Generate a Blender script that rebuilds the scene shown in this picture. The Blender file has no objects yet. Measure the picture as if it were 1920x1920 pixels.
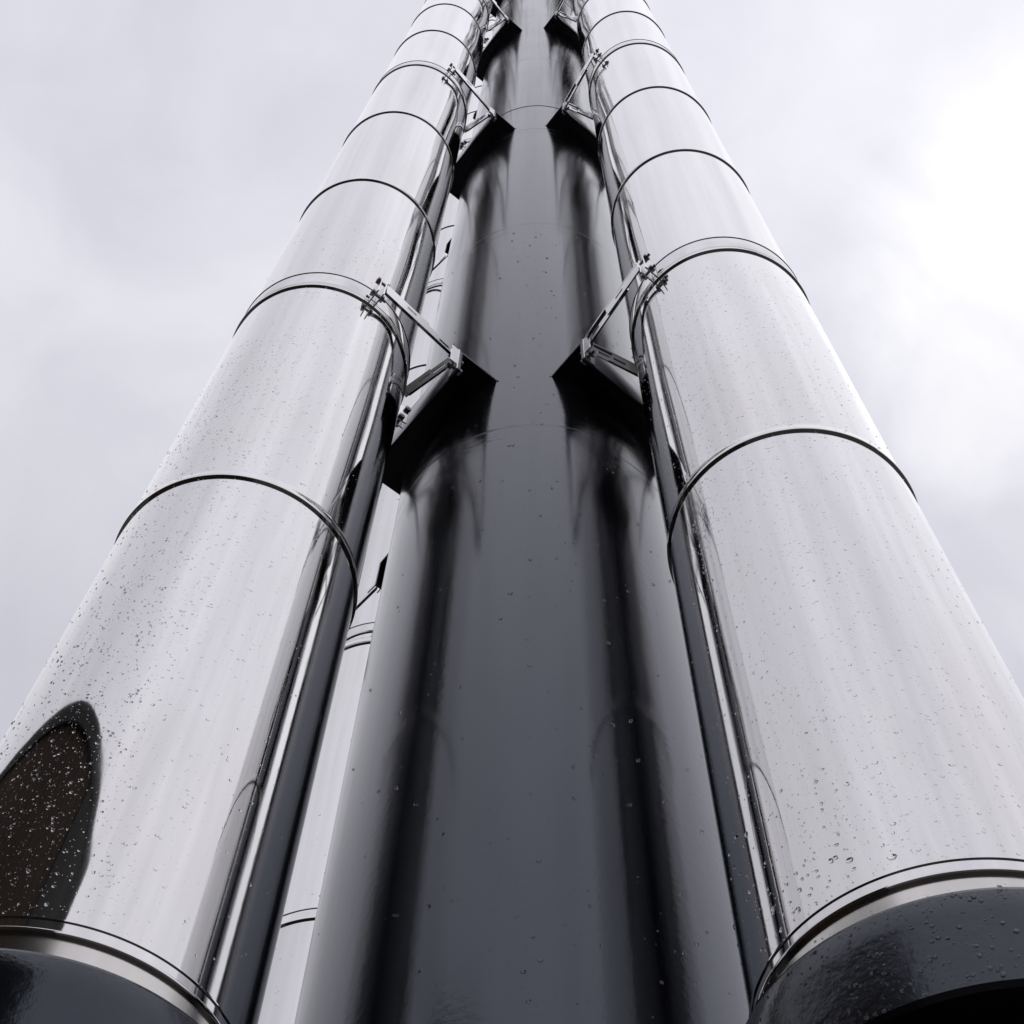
import bpy, bmesh, math, random
from math import sin, cos, pi, radians, sqrt, atan2
from mathutils import Vector, Matrix

scene = bpy.context.scene
COL = scene.collection
EYE = 1.60                                   # eye height above the ground
random.seed(7)

# ------------------------------------------------------------------ camera
cam_d = bpy.data.cameras.new("camera")
cam = bpy.data.objects.new("camera", cam_d)
COL.objects.link(cam)
F_PX = 2537.0
cam_d.sensor_width = 36.0
cam_d.lens = 36.0 * F_PX / 1920.0
cam_d.clip_start = 0.05
cam_d.clip_end = 2000.0
up = Vector((1009.55 - 960, 960 + 365.6, -F_PX)).normalized()   # zenith seen from the camera
fw = Vector((0, 0, -1))
hz = (fw - up * fw.dot(up)).normalized()
rt = hz.cross(up)
cam.matrix_world = Matrix.Translation((0, 0, EYE)) @ Matrix((rt, hz, up)).to_4x4()
scene.camera = cam

# ------------------------------------------------------------------ world: bright overcast
SUN_AZ, SUN_EL = radians(95), radians(62)
w = bpy.data.worlds.new("World")
scene.world = w
w.use_nodes = True
nt = w.node_tree
nt.nodes.clear()
N, L = nt.nodes, nt.links
def wn(t, **k):
    n = N.new(t)
    for a, b in k.items(): setattr(n, a, b)
    return n
out = wn('ShaderNodeOutputWorld')
sky = wn('ShaderNodeTexSky', sky_type='NISHITA')
sky.sun_disc = False
sky.sun_elevation = SUN_EL
sky.sun_rotation = SUN_AZ
bg_clear = wn('ShaderNodeBackground'); bg_clear.inputs[1].default_value = 0.07
L.new(sky.outputs[0], bg_clear.inputs[0])
tc = wn('ShaderNodeTexCoord')
def clouds(scale, detail, dist, off, stretch=(1, 1, 1)):
    mp = wn('ShaderNodeMapping'); mp.inputs['Location'].default_value = off
    mp.inputs['Scale'].default_value = stretch
    L.new(tc.outputs['Generated'], mp.inputs[0])
    nz = wn('ShaderNodeTexNoise'); nz.inputs['Scale'].default_value = scale
    nz.inputs['Detail'].default_value = detail; nz.inputs['Distortion'].default_value = dist
    nz.inputs['Roughness'].default_value = 0.5
    L.new(mp.outputs[0], nz.inputs['Vector'])
    return nz
def lobe(az, el, power):
    d = Vector((sin(az) * cos(el), cos(az) * cos(el), sin(el)))
    dp = wn('ShaderNodeVectorMath', operation='DOT_PRODUCT'); dp.inputs[1].default_value = d
    L.new(tc.outputs['Generated'], dp.inputs[0])
    mx = wn('ShaderNodeMath', operation='MAXIMUM'); mx.inputs[1].default_value = 0.0
    L.new(dp.outputs['Value'], mx.inputs[0])
    pw = wn('ShaderNodeMath', operation='POWER'); pw.inputs[1].default_value = power
    L.new(mx.outputs[0], pw.inputs[0])
    return pw
def madd(a, k, b):
    m = wn('ShaderNodeMath', operation='MULTIPLY_ADD'); m.inputs[1].default_value = k
    L.new(a, m.inputs[0])
    if isinstance(b, float): m.inputs[2].default_value = b
    else: L.new(b, m.inputs[2])
    return m.outputs[0]
n1 = clouds(1.7, 3.0, 0.4, (3.1, 1.2, 0.3))
n2 = clouds(4.2, 6.0, 0.9, (0.7, 4.4, 2.0))
v = madd(n1.outputs['Fac'], 0.28, 0.222)
v = madd(n2.outputs['Fac'], 0.24, v)
n3 = clouds(9.0, 5.0, 1.2, (5.7, 1.4, 7.0), (1.0, 1.0, 0.5))
v = madd(n3.outputs['Fac'], 0.13, v)
v = madd(lobe(SUN_AZ, SUN_EL, 3.0).outputs[0], 0.07, v)        # broad glow round the hidden sun
v = madd(lobe(radians(50), radians(62), 30.0).outputs[0], 0.09, v)
ed = madd(n2.outputs['Fac'], 0.045, lobe(radians(52), radians(63), 1.0).outputs[0])
pm = wn('ShaderNodeMapRange'); pm.interpolation_type = 'SMOOTHSTEP'
for i_, x_ in enumerate((1.008, 1.023, 0.0, 1.0)): pm.inputs[i_ + 1].default_value = x_
L.new(ed, pm.inputs[0])
v = madd(pm.outputs[0], 0.20, v)                                # where the cover is thinnest   # thin bright cloud on the right
v = madd(lobe(radians(-44), radians(55), 30.0).outputs[0], 0.12, v)
tint = wn('ShaderNodeValToRGB')
cr = tint.color_ramp
cr.elements[0].position = 0.30; cr.elements[0].color = (0.43, 0.43, 0.48, 1)
cr.elements[1].position = 1.0; cr.elements[1].color = (1.0, 1.0, 1.0, 1)
e = cr.elements.new(0.55); e.color = (0.61, 0.605, 0.68, 1)
e = cr.elements.new(0.72); e.color = (0.775, 0.772, 0.84, 1)
L.new(v, tint.inputs[0])
bg_cloud = wn('ShaderNodeBackground'); bg_cloud.inputs[1].default_value = 0.97
L.new(tint.outputs[0], bg_cloud.inputs[0])
L.new(madd(lobe(radians(165), radians(42), 1.0).outputs[0], 0.50, 0.90), bg_cloud.inputs[1])   # thinner cover behind the viewer
mixw = wn('ShaderNodeMixShader'); mixw.inputs[0].default_value = 0.96
L.new(bg_clear.outputs[0], mixw.inputs[1]); L.new(bg_cloud.outputs[0], mixw.inputs[2])
L.new(mixw.outputs[0], out.inputs[0])

sun_d = bpy.data.lights.new("sun", 'SUN')
sun_d.energy = 0.5
sun_d.angle = radians(170)                    # light through a full cloud deck
sun_d.color = (1.0, 0.97, 0.93)
sun = bpy.data.objects.new("sun", sun_d)
COL.objects.link(sun)
sd = Vector((sin(SUN_AZ) * cos(SUN_EL), cos(SUN_AZ) * cos(SUN_EL), sin(SUN_EL)))
sun.rotation_euler = sd.to_track_quat('Z', 'Y').to_euler()
sun.location = (0, 0, 40)

vs = scene.view_settings
vs.view_transform = 'Standard'; vs.look = 'None'; vs.exposure = 0.0; vs.gamma = 1.0
vs.use_curve_mapping = False
scene.render.engine = 'CYCLES'
scene.cycles.max_bounces = 14
scene.cycles.glossy_bounces = 12
scene.cycles.transmission_bounces = 10

# ------------------------------------------------------------------ materials
def mat(name):
    m = bpy.data.materials.new(name); m.use_nodes = True
    return m, m.node_tree, m.node_tree.nodes['Principled BSDF']
def add(t, typ, **k):
    n = t.nodes.new(typ)
    for a, b in k.items(): setattr(n, a, b)
    return n
def coord(t, scale, which='Object'):
    c = add(t, 'ShaderNodeTexCoord'); mp = add(t, 'ShaderNodeMapping')
    mp.inputs['Scale'].default_value = scale
    t.links.new(c.outputs[which], mp.inputs[0])
    return mp.outputs[0]
def noise(t, vec, scale, detail=3.0, rough=0.55):
    n = add(t, 'ShaderNodeTexNoise')
    n.inputs['Scale'].default_value = scale; n.inputs['Detail'].default_value = detail
    n.inputs['Roughness'].default_value = rough
    t.links.new(vec, n.inputs['Vector'])
    return n.outputs['Fac']
def rampc(t, fac, p0, c0, p1, c1):
    r = add(t, 'ShaderNodeValToRGB')
    r.color_ramp.elements[0].position = p0; r.color_ramp.elements[0].color = (*c0, 1)
    r.color_ramp.elements[1].position = p1; r.color_ramp.elements[1].color = (*c1, 1)
    t.links.new(fac, r.inputs[0])
    return r.outputs[0]
def bump(t, fac, strength, dist, prev=None):
    b = add(t, 'ShaderNodeBump'); b.inputs['Strength'].default_value = strength
    b.inputs['Distance'].default_value = dist
    t.links.new(fac, b.inputs['Height'])
    if prev is not None: t.links.new(prev, b.inputs['Normal'])
    return b.outputs[0]
def maprange(t, fac, a, b, c, d):
    m = add(t, 'ShaderNodeMapRange')
    for i, x in enumerate((a, b, c, d)): m.inputs[i + 1].default_value = x
    t.links.new(fac, m.inputs[0])
    return m.outputs[0]

def steel_material(name, col_a, col_b, r0, r1, wav):
    m, t, p = mat(name)
    p.inputs['Metallic'].default_value = 1.0
    streak = noise(t, coord(t, (7, 7, 0.22)), 1.0, 6.0, 0.6)         # sheet grain up the pipe, with reflected cloud streaks painted into the colour
    streak_col = rampc(t, streak, 0.3, col_a, 0.7, col_b)
    warm_tone = noise(t, coord(t, (2.2, 2.2, 1.1)), 1.3, 6.0, 0.6)           # warm reflected tone painted into the colour as soft patches
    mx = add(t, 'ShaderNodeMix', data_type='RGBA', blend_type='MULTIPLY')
    t.links.new(maprange(t, warm_tone, 0.46, 0.70, 0.0, 0.45), mx.inputs['Factor'])
    t.links.new(streak_col, mx.inputs['A']); mx.inputs['B'].default_value = (0.92, 0.885, 0.84, 1)
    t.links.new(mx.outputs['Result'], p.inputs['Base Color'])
    haze = noise(t, coord(t, (3, 3, 2.2)), 1.6, 5.0, 0.65)
    t.links.new(maprange(t, haze, 0.35, 0.7, r0, r1), p.inputs['Roughness'])
    wv = noise(t, coord(t, (9.0, 9.0, 0.45)), 1.0, 3.0, 0.5)            # faint oil-canning of thin sheet
    nb = bump(t, wv, wav, 0.004)
    gr = noise(t, coord(t, (260, 260, 60)), 1.0, 2.0, 0.5)
    nb = bump(t, gr, 0.035, 0.0003, nb)
    t.links.new(nb, p.inputs['Normal'])
    return m
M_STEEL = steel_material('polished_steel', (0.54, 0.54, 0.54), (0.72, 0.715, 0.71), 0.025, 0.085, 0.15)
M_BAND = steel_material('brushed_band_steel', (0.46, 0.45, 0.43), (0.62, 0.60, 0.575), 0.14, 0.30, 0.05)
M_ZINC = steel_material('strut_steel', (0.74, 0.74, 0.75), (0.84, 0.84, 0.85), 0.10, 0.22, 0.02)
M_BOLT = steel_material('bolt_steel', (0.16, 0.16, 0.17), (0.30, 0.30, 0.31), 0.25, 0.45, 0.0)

def black_paint(name, rough0, rough1, peel, ior, base, marks=False):
    m, t, p = mat(name)
    vec = coord(t, (1, 1, 1))
    dirt = noise(t, coord(t, (3, 3, 0.8)), 2.0, 6.0, 0.6)
    t.links.new(rampc(t, dirt, 0.3, base, 0.75, tuple(1.35 * c for c in base)), p.inputs['Base Color'])
    t.links.new(maprange(t, noise(t, coord(t, (4, 4, 1.2)), 1.5, 5.0), 0.3, 0.72, rough0, rough1), p.inputs['Roughness'])
    p.inputs['IOR'].default_value = ior
    p.inputs['Specular Tint'].default_value = (0.76, 0.84, 1.0, 1)
    nb = bump(t, noise(t, vec, 90.0, 3.0), peel, 0.0012)               # orange peel of the sprayed coat
    nb = bump(t, noise(t, coord(t, (9, 9, 1.2)), 1.0, 3.0), 0.10, 0.003, nb)
    if marks:
        tcn = add(t, 'ShaderNodeNewGeometry'); sp = add(t, 'ShaderNodeSeparateXYZ')
        t.links.new(tcn.outputs['Position'], sp.inputs[0])
        tot = None
        for zc, hw in ((4.44, 0.10), (6.15, 0.07), (7.70, 0.10), (9.6, 0.12)):     # scuffed belts where slings were tied
            d = add(t, 'ShaderNodeMath', operation='SUBTRACT'); d.inputs[1].default_value = zc
            t.links.new(sp.outputs['Z'], d.inputs[0])
            a = add(t, 'ShaderNodeMath', operation='ABSOLUTE'); t.links.new(d.outputs[0], a.inputs[0])
            mk = maprange(t, a.outputs[0], hw, hw * 0.3, 0.0, 1.0)
            if tot is None: tot = mk
            else:
                ad = add(t, 'ShaderNodeMath', operation='MAXIMUM'); t.links.new(tot, ad.inputs[0]); t.links.new(mk, ad.inputs[1]); tot = ad.outputs[0]
        ln = maprange(t, noise(t, coord(t, (2.2, 2.2, 70)), 1.0, 3.0, 0.7), 0.56, 0.66, 0.0, 1.0)
        mu = add(t, 'ShaderNodeMath', operation='MULTIPLY'); t.links.new(ln, mu.inputs[0]); t.links.new(tot, mu.inputs[1])
        rg = add(t, 'ShaderNodeMath', operation='MULTIPLY_ADD'); rg.inputs[1].default_value = 0.22
        t.links.new(mu.outputs[0], rg.inputs[0]); t.links.new(p.inputs['Roughness'].links[0].from_socket, rg.inputs[2])
        st = maprange(t, noise(t, coord(t, (30, 30, 0.5)), 1.0, 4.0, 0.6), 0.45, 0.75, 0.0, 0.07)   # dried rain streaks
        r2 = add(t, 'ShaderNodeMath', operation='ADD'); t.links.new(rg.outputs[0], r2.inputs[0]); t.links.new(st, r2.inputs[1])
        t.links.new(r2.outputs[0], p.inputs['Roughness'])
        nb = bump(t, mu.outputs[0], 0.25, 0.0006, nb)
    t.links.new(nb, p.inputs['Normal'])
    return m
M_MAST = black_paint('black_gloss_paint', 0.10, 0.18, 0.18, 1.70, (0.0035, 0.0036, 0.0045), True)
M_COLLAR = black_paint('black_coated_collar', 0.16, 0.28, 0.40, 1.58, (0.004, 0.004, 0.005))
M_BRACKET = black_paint('black_bracket_paint', 0.16, 0.28, 0.15, 1.7, (0.003, 0.003, 0.004))

m, t, p = mat('rain_water')
p.inputs['Base Color'].default_value = (1, 1, 1, 1)
p.inputs['Roughness'].default_value = 0.0
p.inputs['IOR'].default_value = 1.33
p.inputs['Transmission Weight'].default_value = 1.0
M_WATER = m

m, t, p = mat('dark_mark')
p.inputs['Base Color'].default_value = (0.02, 0.019, 0.018, 1); p.inputs['Roughness'].default_value = 0.7
M_MARK = m

m, t, p = mat('paving_gravel')
g = noise(t, coord(t, (1, 1, 1)), 40.0, 8.0, 0.7)
t.links.new(rampc(t, g, 0.3, (0.030, 0.028, 0.025), 0.75, (0.075, 0.068, 0.06)), p.inputs['Base Color'])
p.inputs['Roughness'].default_value = 0.9
t.links.new(bump(t, g, 0.6, 0.01), p.inputs['Normal'])
M_GROUND = m

m, t, p = mat('brown_cladding')
g = noise(t, coord(t, (8, 8, 0.6)), 2.0, 6.0, 0.6)
t.links.new(rampc(t, g, 0.3, (0.040, 0.024, 0.015), 0.75, (0.075, 0.045, 0.028)), p.inputs['Base Color'])
p.inputs['Roughness'].default_value = 0.8
t.links.new(bump(t, g, 0.4, 0.01), p.inputs['Normal'])
M_BROWN = m
m, t, p = mat('charcoal_fascia')
g = noise(t, coord(t, (2, 2, 2)), 6.0, 4.0)
t.links.new(rampc(t, g, 0.3, (0.018, 0.016, 0.015), 0.8, (0.032, 0.028, 0.026)), p.inputs['Base Color'])
p.inputs['Roughness'].default_value = 0.7
M_FASCIA = m
m, t, p = mat('concrete')
g = noise(t, coord(t, (1, 1, 1)), 12.0, 8.0, 0.65)
t.links.new(rampc(t, g, 0.3, (0.22, 0.215, 0.205), 0.75, (0.36, 0.35, 0.335)), p.inputs['Base Color'])
p.inputs['Roughness'].default_value = 0.9
M_CONC = m

# ------------------------------------------------------------------ object helpers
def props(o, label=None, cat=None, group=None, kind=None):
    if label: o['label'] = label
    if cat: o['category'] = cat
    if group: o['group'] = group
    if kind: o['kind'] = kind
    return o
def empty(name, loc, rotz=0.0):
    o = bpy.data.objects.new(name, None); COL.objects.link(o)
    o.location = loc; o.rotation_euler = (0, 0, rotz); o.empty_display_size = 0.2
    return o
def to_mesh(name, bm, material, smooth=None):
    me = bpy.data.meshes.new(name)
    bm.normal_update(); bm.to_mesh(me); bm.free()
    me.materials.append(material)
    if smooth is not None:
        me.polygons.foreach_set('use_smooth', [True] * len(me.polygons))
        try: me.set_sharp_from_angle(angle=radians(smooth))
        except Exception: pass
    return me
def put(name, me, parent=None, loc=(0, 0, 0), rot=(0, 0, 0)):
    o = bpy.data.objects.new(name, me); COL.objects.link(o)
    o.parent = parent; o.location = loc; o.rotation_euler = rot
    return o
def lathe(name, prof, material, seg=256, smooth=28, closed=False):
    bm = bmesh.new()
    rings = []
    for (r, z) in prof:
        rings.append([bm.verts.new((r * cos(2 * pi * i / seg), r * sin(2 * pi * i / seg), z)) for i in range(seg)])
    pairs = list(zip(rings[:-1], rings[1:]))
    if closed: pairs.append((rings[-1], rings[0]))
    for a, b in pairs:
        for i in range(seg):
            j = (i + 1) % seg
            bm.faces.new((a[i], a[j], b[j], b[i]))
    return to_mesh(name, bm, material, smooth)
def box_bm(bm, x0, x1, y0, y1, z0, z1, mtx=None):
    vs_ = [bm.verts.new(Vector(c)) for c in ((x0, y0, z0), (x1, y0, z0), (x1, y1, z0), (x0, y1, z0), (x0, y0, z1), (x1, y0, z1), (x1, y1, z1), (x0, y1, z1))]
    if mtx:
        for q in vs_: q.co = mtx @ q.co
    for f in ((3, 2, 1, 0), (4, 5, 6, 7), (0, 1, 5, 4), (1, 2, 6, 5), (2, 3, 7, 6), (3, 0, 4, 7)):
        bm.faces.new([vs_[i] for i in f])
    return vs_
def bevel(bm, w, seg=2):
    bmesh.ops.bevel(bm, geom=bm.edges[:], offset=w, segments=seg, affect='EDGES', profile=0.6, clamp_overlap=True)
def cyl_bm(bm, p0, p1, r, seg=12, r2=None):
    p0, p1 = Vector(p0), Vector(p1)
    q = (p1 - p0).to_track_quat('Z', 'Y').to_matrix().to_4x4()
    bmesh.ops.create_cone(bm, cap_ends=True, segments=seg, radius1=r, radius2=r if r2 is None else r2,
                          depth=(p1 - p0).length, matrix=Matrix.Translation((p0 + p1) / 2) @ q)

# ------------------------------------------------------------------ plan of the stack (metres, camera at the origin of x, y)
MX, MY, MR = 0.0624, 1.6230, 0.353           # central mast
R = 0.2085                                    # steel flues
FLUES = {                                     # x, y
    'left':  (-0.4737, 1.2092),
    'right': (0.4759, 1.0869),
    'rear_left': (-0.328, 2.180),
    'rear_right': (0.598, 2.037),
}
TOP = 17
LEVELS = (3, 6, 9, 12, 15)

# ------------------------------------------------------------------ setting
bm = bmesh.new()
bmesh.ops.create_grid(bm, x_segments=8, y_segments=8, size=700)
g = put('ground', to_mesh('ground', bm, M_GROUND)); props(g, kind='structure')

# ------------------------------------------------------------------ central mast
mast = empty('central_mast', (MX, MY, 0))
props(mast, 'thick glossy black central mast with welded brackets, standing between the steel flues', 'mast')
seams = [0.0, 8.22, 12.6, EYE + TOP + 0.4]
for a, b in zip(seams[:-1], seams[1:]):
    me = lathe('mast_section', [(MR, 0), (MR, b - a)], M_MAST, 256)
    put('mast_section', me, mast, (0, 0, a))
for s in seams[1:-1]:
    me = lathe('weld_seam', [(MR - 0.001, -0.004), (MR + 0.0012, -0.003), (MR + 0.0016, 0), (MR + 0.0012, 0.003), (MR - 0.001, 0.004)], M_MARK, 192)
    put('weld_seam', me, mast, (0, 0, s))
put('top_cap', lathe('top_cap', [(MR, 0), (MR + 0.02, 0.0), (MR + 0.02, 0.03), (0.001, 0.08)], M_MAST, 96), mast, (0, 0, seams[-1]))
put('base_plate', lathe('base_plate', [(MR, 0.16), (MR + 0.16, 0.16), (MR + 0.16, 0.105)], M_MAST, 96), mast)
ab = lathe('anchor_bolt', [(0.001, 0.06), (0.018, 0.06), (0.018, 0.0)], M_BOLT, 6)
for k in range(12):
    a = 2 * pi * k / 12
    put('anchor_bolt', ab, mast, ((MR + 0.1) * cos(a), (MR + 0.1) * sin(a), 0.16))
fd = put('concrete_foundation', lathe('concrete_foundation', [(0.001, 0.105), (1.25, 0.105), (1.27, 0.09), (1.27, -0.2)], M_CONC, 96), None, (MX, MY, 0))
props(fd, 'round concrete foundation pad under the black mast and flues', 'foundation')

# bracket: black box on the mast, its flat outer face towards the flue (local +X)
HW, OUT, BH = 0.198, 0.405, 0.118
def bracket_plate(rear):
    ha, hb = (HW, 0.220) if rear < 0 else (0.220, HW)   # half widths on +Y and -Y
    # horizontal plate cut to the curve of the mast
    bm = bmesh.new()
    n = 16
    a1, a2 = -math.asin(hb / MR), math.asin(ha / MR)
    poly = [((MR - 0.004) * cos(a1 + (a2 - a1) * i / n), (MR - 0.004) * sin(a1 + (a2 - a1) * i / n)) for i in range(n + 1)] + [(OUT, ha), (OUT, -hb)]
    lo = [bm.verts.new((x, y, BH - 0.008)) for x, y in poly]
    hi = [bm.verts.new((x, y, BH)) for x, y in poly]
    bm.faces.new(lo); bm.faces.new(hi[::-1])
    for i in range(len(poly)):
        j = (i + 1) % len(poly)
        bm.faces.new((lo[i], hi[i], hi[j], lo[j]))
    bmesh.ops.recalc_face_normals(bm, faces=bm.faces[:])
    return to_mesh('bracket', bm, M_BRACKET, 30)
def bracket_web(rear):
    ha, hb = (HW, 0.220) if rear < 0 else (0.220, HW)
    # upright strip folded down from the outer edge of the plate
    bm = bmesh.new()
    box_bm(bm, OUT + 0.0003, OUT + 0.0083, -hb, ha, 0, BH + 0.001)
    bevel(bm, 0.0018, 2)
    return to_mesh('bracket_web', bm, M_BRACKET, 30)
WEB = {q: bracket_web(q) for q in (-1, 1)}
BRK = {q: bracket_plate(q) for q in (-1, 1)}
def weld_bead():
    # uneven fillet weld where the bracket ends meet the mast
    bm = bmesh.new()
    a0 = math.asin(HW / MR)
    for s in (-1, 1):
        a = s * a0
        for i in range(16):
            a_ = a - s * 2 * a0 * i / 15 * 0.5
            rr = 0.0028 + random.uniform(-0.0009, 0.0010)
            bmesh.ops.create_icosphere(bm, subdivisions=1, radius=rr, matrix=Matrix.Translation((MR * cos(a_), MR * sin(a_), BH - 0.009)))
    return to_mesh('weld_bead', bm, M_BRACKET, 60)
WB = weld_bead()
ANG = {k: atan2(y - MY, x - MX) for k, (x, y) in FLUES.items()}
BZ = 0.062                                    # bracket underside above the joint height
for k in FLUES:
    for lv in LEVELS:
        if k == 'rear_right' and lv > 9: continue
        rs = -1 if k in ('left', 'rear_right') else 1
        b = put('bracket', BRK[rs], mast, (0, 0, EYE + lv + BZ), (0, 0, ANG[k]))
        put('bracket_web', WEB[rs], b)
        props(put('weld_bead', WB, b), kind='stuff')

# ------------------------------------------------------------------ steel flues
E = 0.0042
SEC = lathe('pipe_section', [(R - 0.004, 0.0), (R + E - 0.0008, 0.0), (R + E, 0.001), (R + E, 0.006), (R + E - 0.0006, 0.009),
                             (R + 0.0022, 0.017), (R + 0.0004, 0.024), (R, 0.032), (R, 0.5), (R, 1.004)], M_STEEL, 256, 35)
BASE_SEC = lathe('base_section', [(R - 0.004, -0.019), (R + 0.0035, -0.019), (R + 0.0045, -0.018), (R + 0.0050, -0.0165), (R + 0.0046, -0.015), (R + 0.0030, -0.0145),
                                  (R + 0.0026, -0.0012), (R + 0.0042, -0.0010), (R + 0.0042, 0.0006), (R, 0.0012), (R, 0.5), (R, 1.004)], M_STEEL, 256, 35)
NECK = lathe('steel_neck', [(R - 0.0005, -0.068), (R - 0.0005, -0.015)], M_BAND, 192)
RC = 0.240
COLL = lathe('black_collar', [(R - 0.003, -0.060), (R + 0.004, -0.060), (RC - 0.006, -0.065), (RC - 0.002, -0.068), (RC, -0.073), (RC + 0.001, -0.10), (RC, -0.176),
                              (RC - 0.004, -0.181), (RC - 0.018, -0.182), (RC - 0.020, -0.170), (0.125, -0.168), (0.12, -0.175)], M_COLLAR, 256, 35)
PIPE = lathe('support_pipe', [(0.12, -(EYE + 1) + 0.10), (0.12, -0.146)], M_COLLAR, 96)
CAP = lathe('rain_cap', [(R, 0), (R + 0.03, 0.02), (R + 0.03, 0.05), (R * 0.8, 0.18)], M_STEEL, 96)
UPBEAD = lathe('joint_bead', [(R, 0.0), (R + 0.0016, 0.0004), (R + 0.0016, 0.0014), (R, 0.002)], M_BAND, 160, 35)

DROP_ME = {}
def drops(name, radius, count, zfun, afun, sfun, seed):
    """rain drops lying on a vertical cylinder; joined, far too many to count"""
    rnd = random.Random(seed)
    verts, faces = [], []
    for _ in range(count):
        a = afun(rnd); z = zfun(rnd); s = sfun(rnd)
        sx = s * rnd.uniform(0.8, 1.5); sz = s * rnd.uniform(0.7, 1.25); h = s * rnd.uniform(0.45, 0.7) * (1.5 if radius > 0.3 else 0.85)
        tw = rnd.uniform(-0.5, 0.5)
        c = Vector((radius * cos(a), radius * sin(a), z))
        n = Vector((cos(a), sin(a), 0)); tv = Vector((-sin(a), cos(a), 0)); zv = Vector((0, 0, 1))
        t2 = tv * cos(tw) + zv * sin(tw); z2 = zv * cos(tw) - tv * sin(tw)
        b = len(verts)
        K = 10
        for (rr, hh) in ((1.0, -0.06), (0.86, 0.5), (0.5, 0.87)):
            for i in range(K):
                q = 2 * pi * i / K
                sag = -0.22 * sz if hh > 0.1 else 0.0                     # drops hang a little downwards
                verts.append(c + t2 * (sx * rr * cos(q)) + z2 * (sz * rr * sin(q) + sag) + n * (h * hh))
        verts.append(c + n * h - z2 * 0.2 * sz)
        for k in range(2):
            for i in range(K):
                j = (i + 1) % K
                faces.append((b + k * K + i, b + k * K + j, b + (k + 1) * K + j, b + (k + 1) * K + i))
        for i in range(K):
            faces.append((b + 2 * K + i, b + 2 * K + (i + 1) % K, b + 3 * K))
    me = bpy.data.meshes.new(name)
    me.from_pydata([tuple(q) for q in verts], [], faces)
    me.materials.append(M_WATER)
    me.polygons.foreach_set('use_smooth', [True] * len(me.polygons))
    return me

def place_flue(key, label, nsec, base):
    x, y = FLUES[key]
    f = empty('steel_flue', (x, y, EYE + 1))
    props(f, label, 'flue pipe', 'polished steel flue pipes round the black mast')
    put('base_section', BASE_SEC, f)
    for i in range(2, nsec):
        put('pipe_section', SEC, f, (0, 0, i - 1), (0, 0, random.uniform(0, 6.28)))
    put('steel_neck', NECK, f)
    put('black_collar', COLL, f)
    put('support_pipe', PIPE, f)
    put('rain_cap', CAP, f, (0, 0, nsec - 1))
    return f
fl = place_flue('left', 'large mirror polished steel flue left of the black mast, dark shape reflected low down', TOP, True)
fr = place_flue('right', 'large mirror polished steel flue right of the black mast, rising past the right edge', TOP, True)
frl = place_flue('rear_left', 'steel flue partly hidden behind the left flue and the black mast', TOP, False)
frr = place_flue('rear_right', 'steel flue hidden behind the right flue and the black mast', TOP, False)
put('joint_bead', UPBEAD, frl, (0, 0, 1.030))

def low(rnd, k=1.6, span=4.5): return -0.0 + span * (rnd.random() ** k)
def face(center, spread): return lambda rnd: rnd.gauss(center, spread)
def small(a=0.0007, b=0.0024):
    def f(rnd):
        u = rnd.random()
        return a + (b - a) * u ** 4
    return f
aL = atan2(-1.2092, 0.4737); aR = atan2(-1.0869, -0.4759)
def dr(parent, *args):
    o = put('rain_drops', drops('rain_drops', *args), parent)
    props(o, kind='stuff')
    return o
dr(fl, R, 4200, lambda q: low(q, 1.1, 1.7), face(aL - 0.62, 0.36), small(0.0005, 0.0021), 1)
dr(fl, R, 2600, lambda q: low(q, 1.0, 2.6), face(aL - 0.1, 0.45), small(0.0005, 0.0020), 2)
dr(fr, R, 6500, lambda q: low(q, 1.1, 1.9), face(aR, 0.55), small(0.0005, 0.0018), 3)
dr(fr, R, 60, lambda q: 0.02 + 0.2 * q.random() ** 1.5, face(aR - 0.5, 0.4), small(0.0018, 0.0036), 4)
dr(fr, R, 160, lambda q: q.gauss(0.86, 0.06), face(aR - 0.62, 0.07), small(0.0009, 0.0024), 5)
dr(fr, RC + 0.0008, 700, lambda q: -0.065 - 0.11 * q.random(), face(aR - 0.2, 0.6), small(0.0006, 0.0022), 6)
dr(frl, R, 260, lambda q: 0.4 + 3.0 * q.random(), face(-pi / 2, 0.5), small(0.0012, 0.0030), 7)

def mast_drops():
    me = drops('rain_drops', MR, 900, lambda q: EYE + 0.9 + 3.6 * q.random() ** 1.5, face(-pi / 2, 0.5), small(0.0008, 0.0034), 11)
    o = put('rain_drops', me, mast); props(o, kind='stuff')
mast_drops()

# ------------------------------------------------------------------ pipe clamps with struts
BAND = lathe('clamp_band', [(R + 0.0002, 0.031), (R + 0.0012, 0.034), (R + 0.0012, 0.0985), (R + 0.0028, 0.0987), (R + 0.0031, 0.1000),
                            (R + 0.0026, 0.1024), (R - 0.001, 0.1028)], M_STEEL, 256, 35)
def lug_mesh():
    # local frame: +X radial outwards, Y tangential, Z up; a pair of flanges folded out of the band
    bm = bmesh.new()
    for s in (-1, 1):
        box_bm(bm, R + 0.002, R + 0.040, s * 0.0075 - 0.0018, s * 0.0075 + 0.0018, 0.012, 0.098)
    bevel(bm, 0.0008, 1)
    return to_mesh('clamp_lug', bm, M_ZINC, 30)
LUG = lug_mesh()
def bolt_mesh():
    bm = bmesh.new()
    cyl_bm(bm, (0, -0.018, 0), (0, 0.024, 0), 0.0036, 10)
    cyl_bm(bm, (0, -0.017, 0), (0, -0.0098, 0), 0.0090, 6)
    cyl_bm(bm, (0, 0.0098, 0), (0, 0.0165, 0), 0.0090, 6)
    return to_mesh('bolt', bm, M_BOLT, 30)
BOLT = bolt_mesh()

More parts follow.
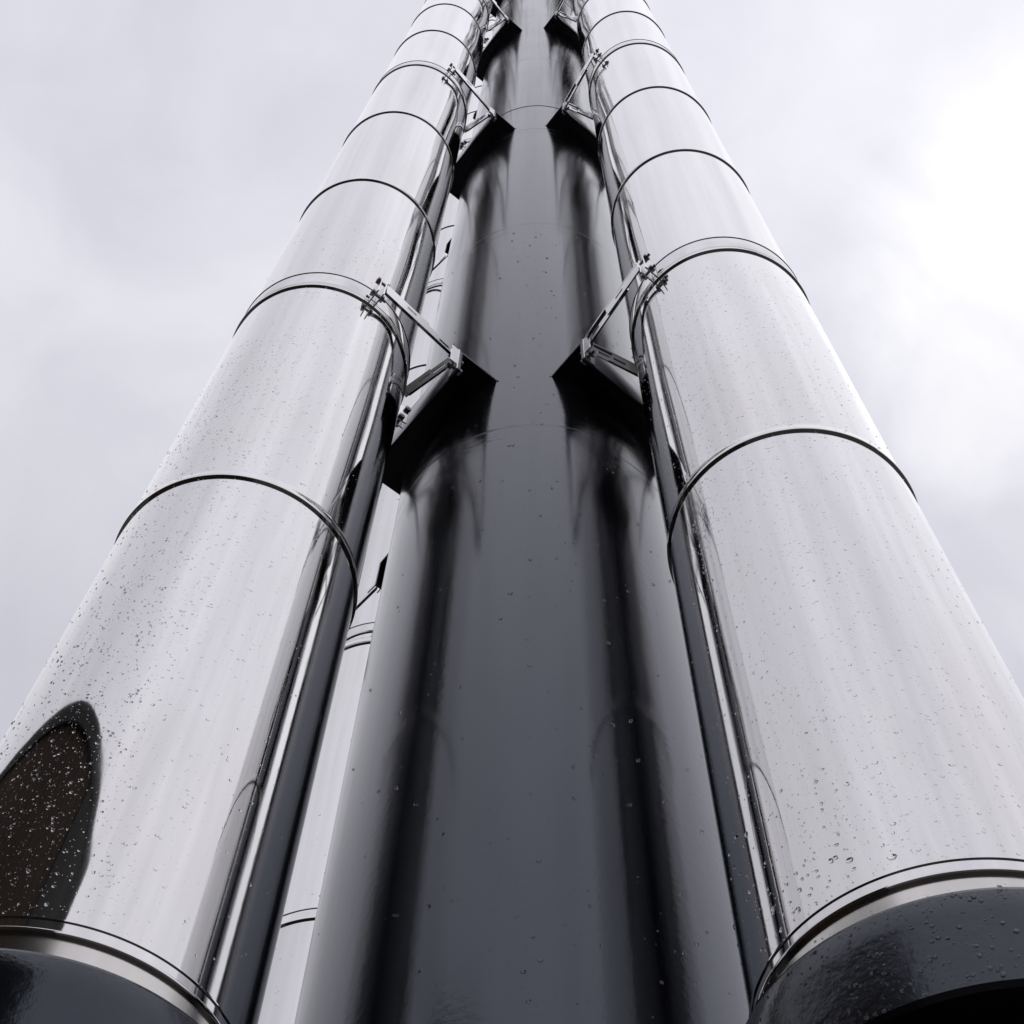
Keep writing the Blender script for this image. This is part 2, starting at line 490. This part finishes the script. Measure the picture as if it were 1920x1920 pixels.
def strut_mesh(length, wid=0.020, th=0.005, face_down=True):
    """slotted strap along +X, made of two overlapping lengths so that the slots are real holes"""
    bm = bmesh.new()
    def strap(x0, x1, zoff, slots):
        w2 = wid / 2; s2 = 0.0026
        xs = [x0]
        for a, b in slots: xs += [a, b]
        xs.append(x1)
        z0, z1 = zoff - th / 2, zoff + th / 2
        solid = [(xs[i], xs[i + 1]) for i in range(0, len(xs), 2)]
        for a, b in solid: box_bm(bm, a, b, -w2, w2, z0, z1)
        for a, b in slots:
            box_bm(bm, a, b, -w2, -s2, z0, z1)
            box_bm(bm, a, b, s2, w2, z0, z1)
    m_ = length * 0.60
    strap(0.0, m_, 0.0, [(m_ * 0.48, m_ * 0.48 + 0.034)])
    strap(m_ - 0.09, length, 0.0056, [(length - 0.056, length - 0.018)])
    # stiffening lip on one edge
    box_bm(bm, 0.0, length, wid / 2 + 0.0002, wid / 2 + 0.0030, -0.003, 0.007)
    bmesh.ops.recalc_face_normals(bm, faces=bm.faces[:])
    return to_mesh('strut', bm, M_ZINC, 30)
def tip_mesh(s_):
    # folded steel angle bolted to the web near the bracket corner
    bm = bmesh.new()
    ya, yb = sorted((s_ * (HW - 0.034), s_ * (HW + 0.0005)))
    box_bm(bm, -0.0125, -0.0088, ya, yb, -0.003, BH + 0.004)
    yc, yd = sorted((s_ * (HW - 0.0032), s_ * (HW + 0.0004)))
    box_bm(bm, -0.034, -0.0126, yc, yd, 0.020, BH - 0.002)
    bevel(bm, 0.0006, 1)
    return to_mesh('corner_angle', bm, M_ZINC, 30)
TIP = {1: tip_mesh(1), -1: tip_mesh(-1)}
STRUTS = {}
def strut_between(parent, p, q, roll, key):
    p, q = Vector(p), Vector(q)
    ln = (q - p).length
    k = (key, round(ln, 3))
    if k not in STRUTS: STRUTS[k] = strut_mesh(ln)
    o = put('strut', STRUTS[k], parent)
    X = (q - p).normalized(); Z = Vector((0, 0, 1)); Y = Z.cross(X).normalized(); Z = X.cross(Y)
    rotm = Matrix((X, Y, Z)).transposed().to_4x4()
    o.matrix_local = Matrix.Translation(p) @ rotm @ Matrix.Rotation(roll, 4, 'X')
    return o

def make_clamp(fx, fy, lv, label, D):
    ang = atan2(MY - fy, MX - fx)             # towards the mast
    c = empty('pipe_clamp', (fx, fy, EYE + lv), ang)
    props(c, label, 'pipe clamp', 'steel pipe clamps tying the flues to the mast brackets')
    put('clamp_band', BAND, c)
    for a in (-pi / 2, pi / 2, -0.05):
        lg = put('clamp_lug', LUG, c, (0, 0, 0), (0, 0, a))
        for z, q in ((0.026, 0.022), (0.086, 0.034)):
            put('bolt', BOLT, lg, (R + q, 0, z))
    for s in (-1, 1):
        tip = Vector((D - OUT - 0.024, s * (HW - 0.006), 0))
        # local frame of the clamp: +X towards mast, bracket outer face at D-OUT
        la = s * pi / 2
        lug_p = Vector((0.010, s * (R + 0.040), 0.056))
        strut_between(c, lug_p, tip + Vector((0, s * 0.004, BZ + BH - 0.030)), s * radians(65), 'outer')
        a = s * radians(20)
        strut_between(c, ((R + 0.006) * cos(a), (R + 0.006) * sin(a), 0.050), tip + Vector((-0.004, -s * 0.004, BZ + 0.045)), s * radians(48), 'inner')
        put('corner_angle', TIP[s], c, (D - OUT, 0, BZ))
        for dz, dy in ((0.030, -0.014), (0.085, -0.014)):
            put('bolt', BOLT, c, (D - OUT - 0.006, s * (HW - 0.017), BZ + dz), (0, 0, pi / 2))
    return c
NTH = {3: 'lowest', 6: 'second', 9: 'third', 12: 'fourth', 15: 'topmost'}
def dist(k): return math.hypot(FLUES[k][0] - MX, FLUES[k][1] - MY)
for key, lvs, words in (('left', LEVELS, 'round the left flue'), ('right', LEVELS, 'round the right flue'),
                        ('rear_left', LEVELS, 'round the rear flue behind the left one'), ('rear_right', (3, 6, 9), 'round the rear flue behind the right one')):
    for lv in lvs:
        make_clamp(*FLUES[key], lv, 'steel band clamp %s, %s up from the ground' % (words, NTH[lv]), dist(key))

# ------------------------------------------------------------------ curved wall added out of view, shaped to give the flue's dark reflection
def standin_wall():
    top = EYE + 2.30
    tab = [((-0.605, 1.050, 1.24), -70, 1.02), ((-0.596, 1.039, 1.269), -79, 1.06), ((-0.579, 1.028, 1.318), -90.4, 1.117),
           ((-0.558, 1.018, 1.359), -103.6, 1.171), ((-0.526, 1.006, 1.377), -123.5, 1.213), ((-0.498, 1.001, 1.340), -140.1, 1.199),
           ((-0.473, 1.000, 1.277), -154.9, 1.154), ((-0.453, 1.001, 1.201), -167, 1.093), ((-0.441, 1.002, 1.132), -174.4, 1.034),
           ((-0.436, 1.003, 1.09), 179.0, 0.99)]
    pts = []
    for (x, y, z), az, tn in tab:
        d = (top - EYE - z) / tn
        pts.append(Vector((x + d * sin(radians(az)), y + d * cos(radians(az)))))
    root = empty('standin_wall', (pts[4].x, pts[4].y, 0))
    props(root, 'added curved brown board wall with black capping, out of view, shaped to give the dark reflection low in the left flue', 'wall')
    o = pts[4].copy()
    # even steps along the curve
    def at(t):
        t = max(0, min(len(pts) - 1.0001, t)); i = int(t); return pts[i].lerp(pts[i + 1], t - i)
    fine = [at(i * (len(pts) - 1) / 60.0) for i in range(61)]
    def strip(name, material, i0, i1, off, thick, z0, z1):
        bm = bmesh.new(); q = []
        for i in range(i0, i1 + 1):
            a_, b_ = fine[max(0, i - 1)], fine[min(60, i + 1)]
            d = (b_ - a_).normalized(); n = Vector((-d.y, d.x))
            if n.dot(Vector((-0.45, 1.2)) - fine[i]) < 0: n = -n
            p0 = fine[i] - n * off; p1 = p0 - n * thick
            q.append([bm.verts.new((v.x - o.x, v.y - o.y, z)) for v in (p0, p1) for z in (z0, z1)])
        for a_, b_ in zip(q[:-1], q[1:]):
            for k, l in ((0, 1), (1, 3), (3, 2), (2, 0)):
                bm.faces.new((a_[k], a_[l], b_[l], b_[k]))
        bm.faces.new((q[0][0], q[0][2], q[0][3], q[0][1])); bm.faces.new((q[-1][0], q[-1][1], q[-1][3], q[-1][2]))
        bmesh.ops.recalc_face_normals(bm, faces=bm.faces[:])
        return put(name, to_mesh(name, bm, material, 30), root)
    strip('capping', M_FASCIA, 0, 60, 0.0, 0.16, top - 0.07, top)
    strip('end_post', M_FASCIA, 42, 60, 0.004, 0.14, 0, top - 0.072)
    for i in range(0, 42):
        a_, b_ = fine[i], fine[i + 1]
        d = b_ - a_; ln = d.length
        bm = bmesh.new()
        box_bm(bm, 0.0015, ln - 0.0015, -0.01, 0.01, 0.0, top - 0.072)
        n = Vector((-d.y, d.x)).normalized()
        if n.dot(Vector((-0.45, 1.2)) - a_) < 0: n = -n
        p = a_ - n * (0.022 + 0.003 * (i % 2)) - o
        put('board', to_mesh('board', bm, M_BROWN), root, (p.x, p.y, 0), (0, 0, atan2(d.y, d.x)))
    strip('backing', M_FASCIA, 0, 42, 0.047, 0.05, 0, top - 0.074)
standin_wall()
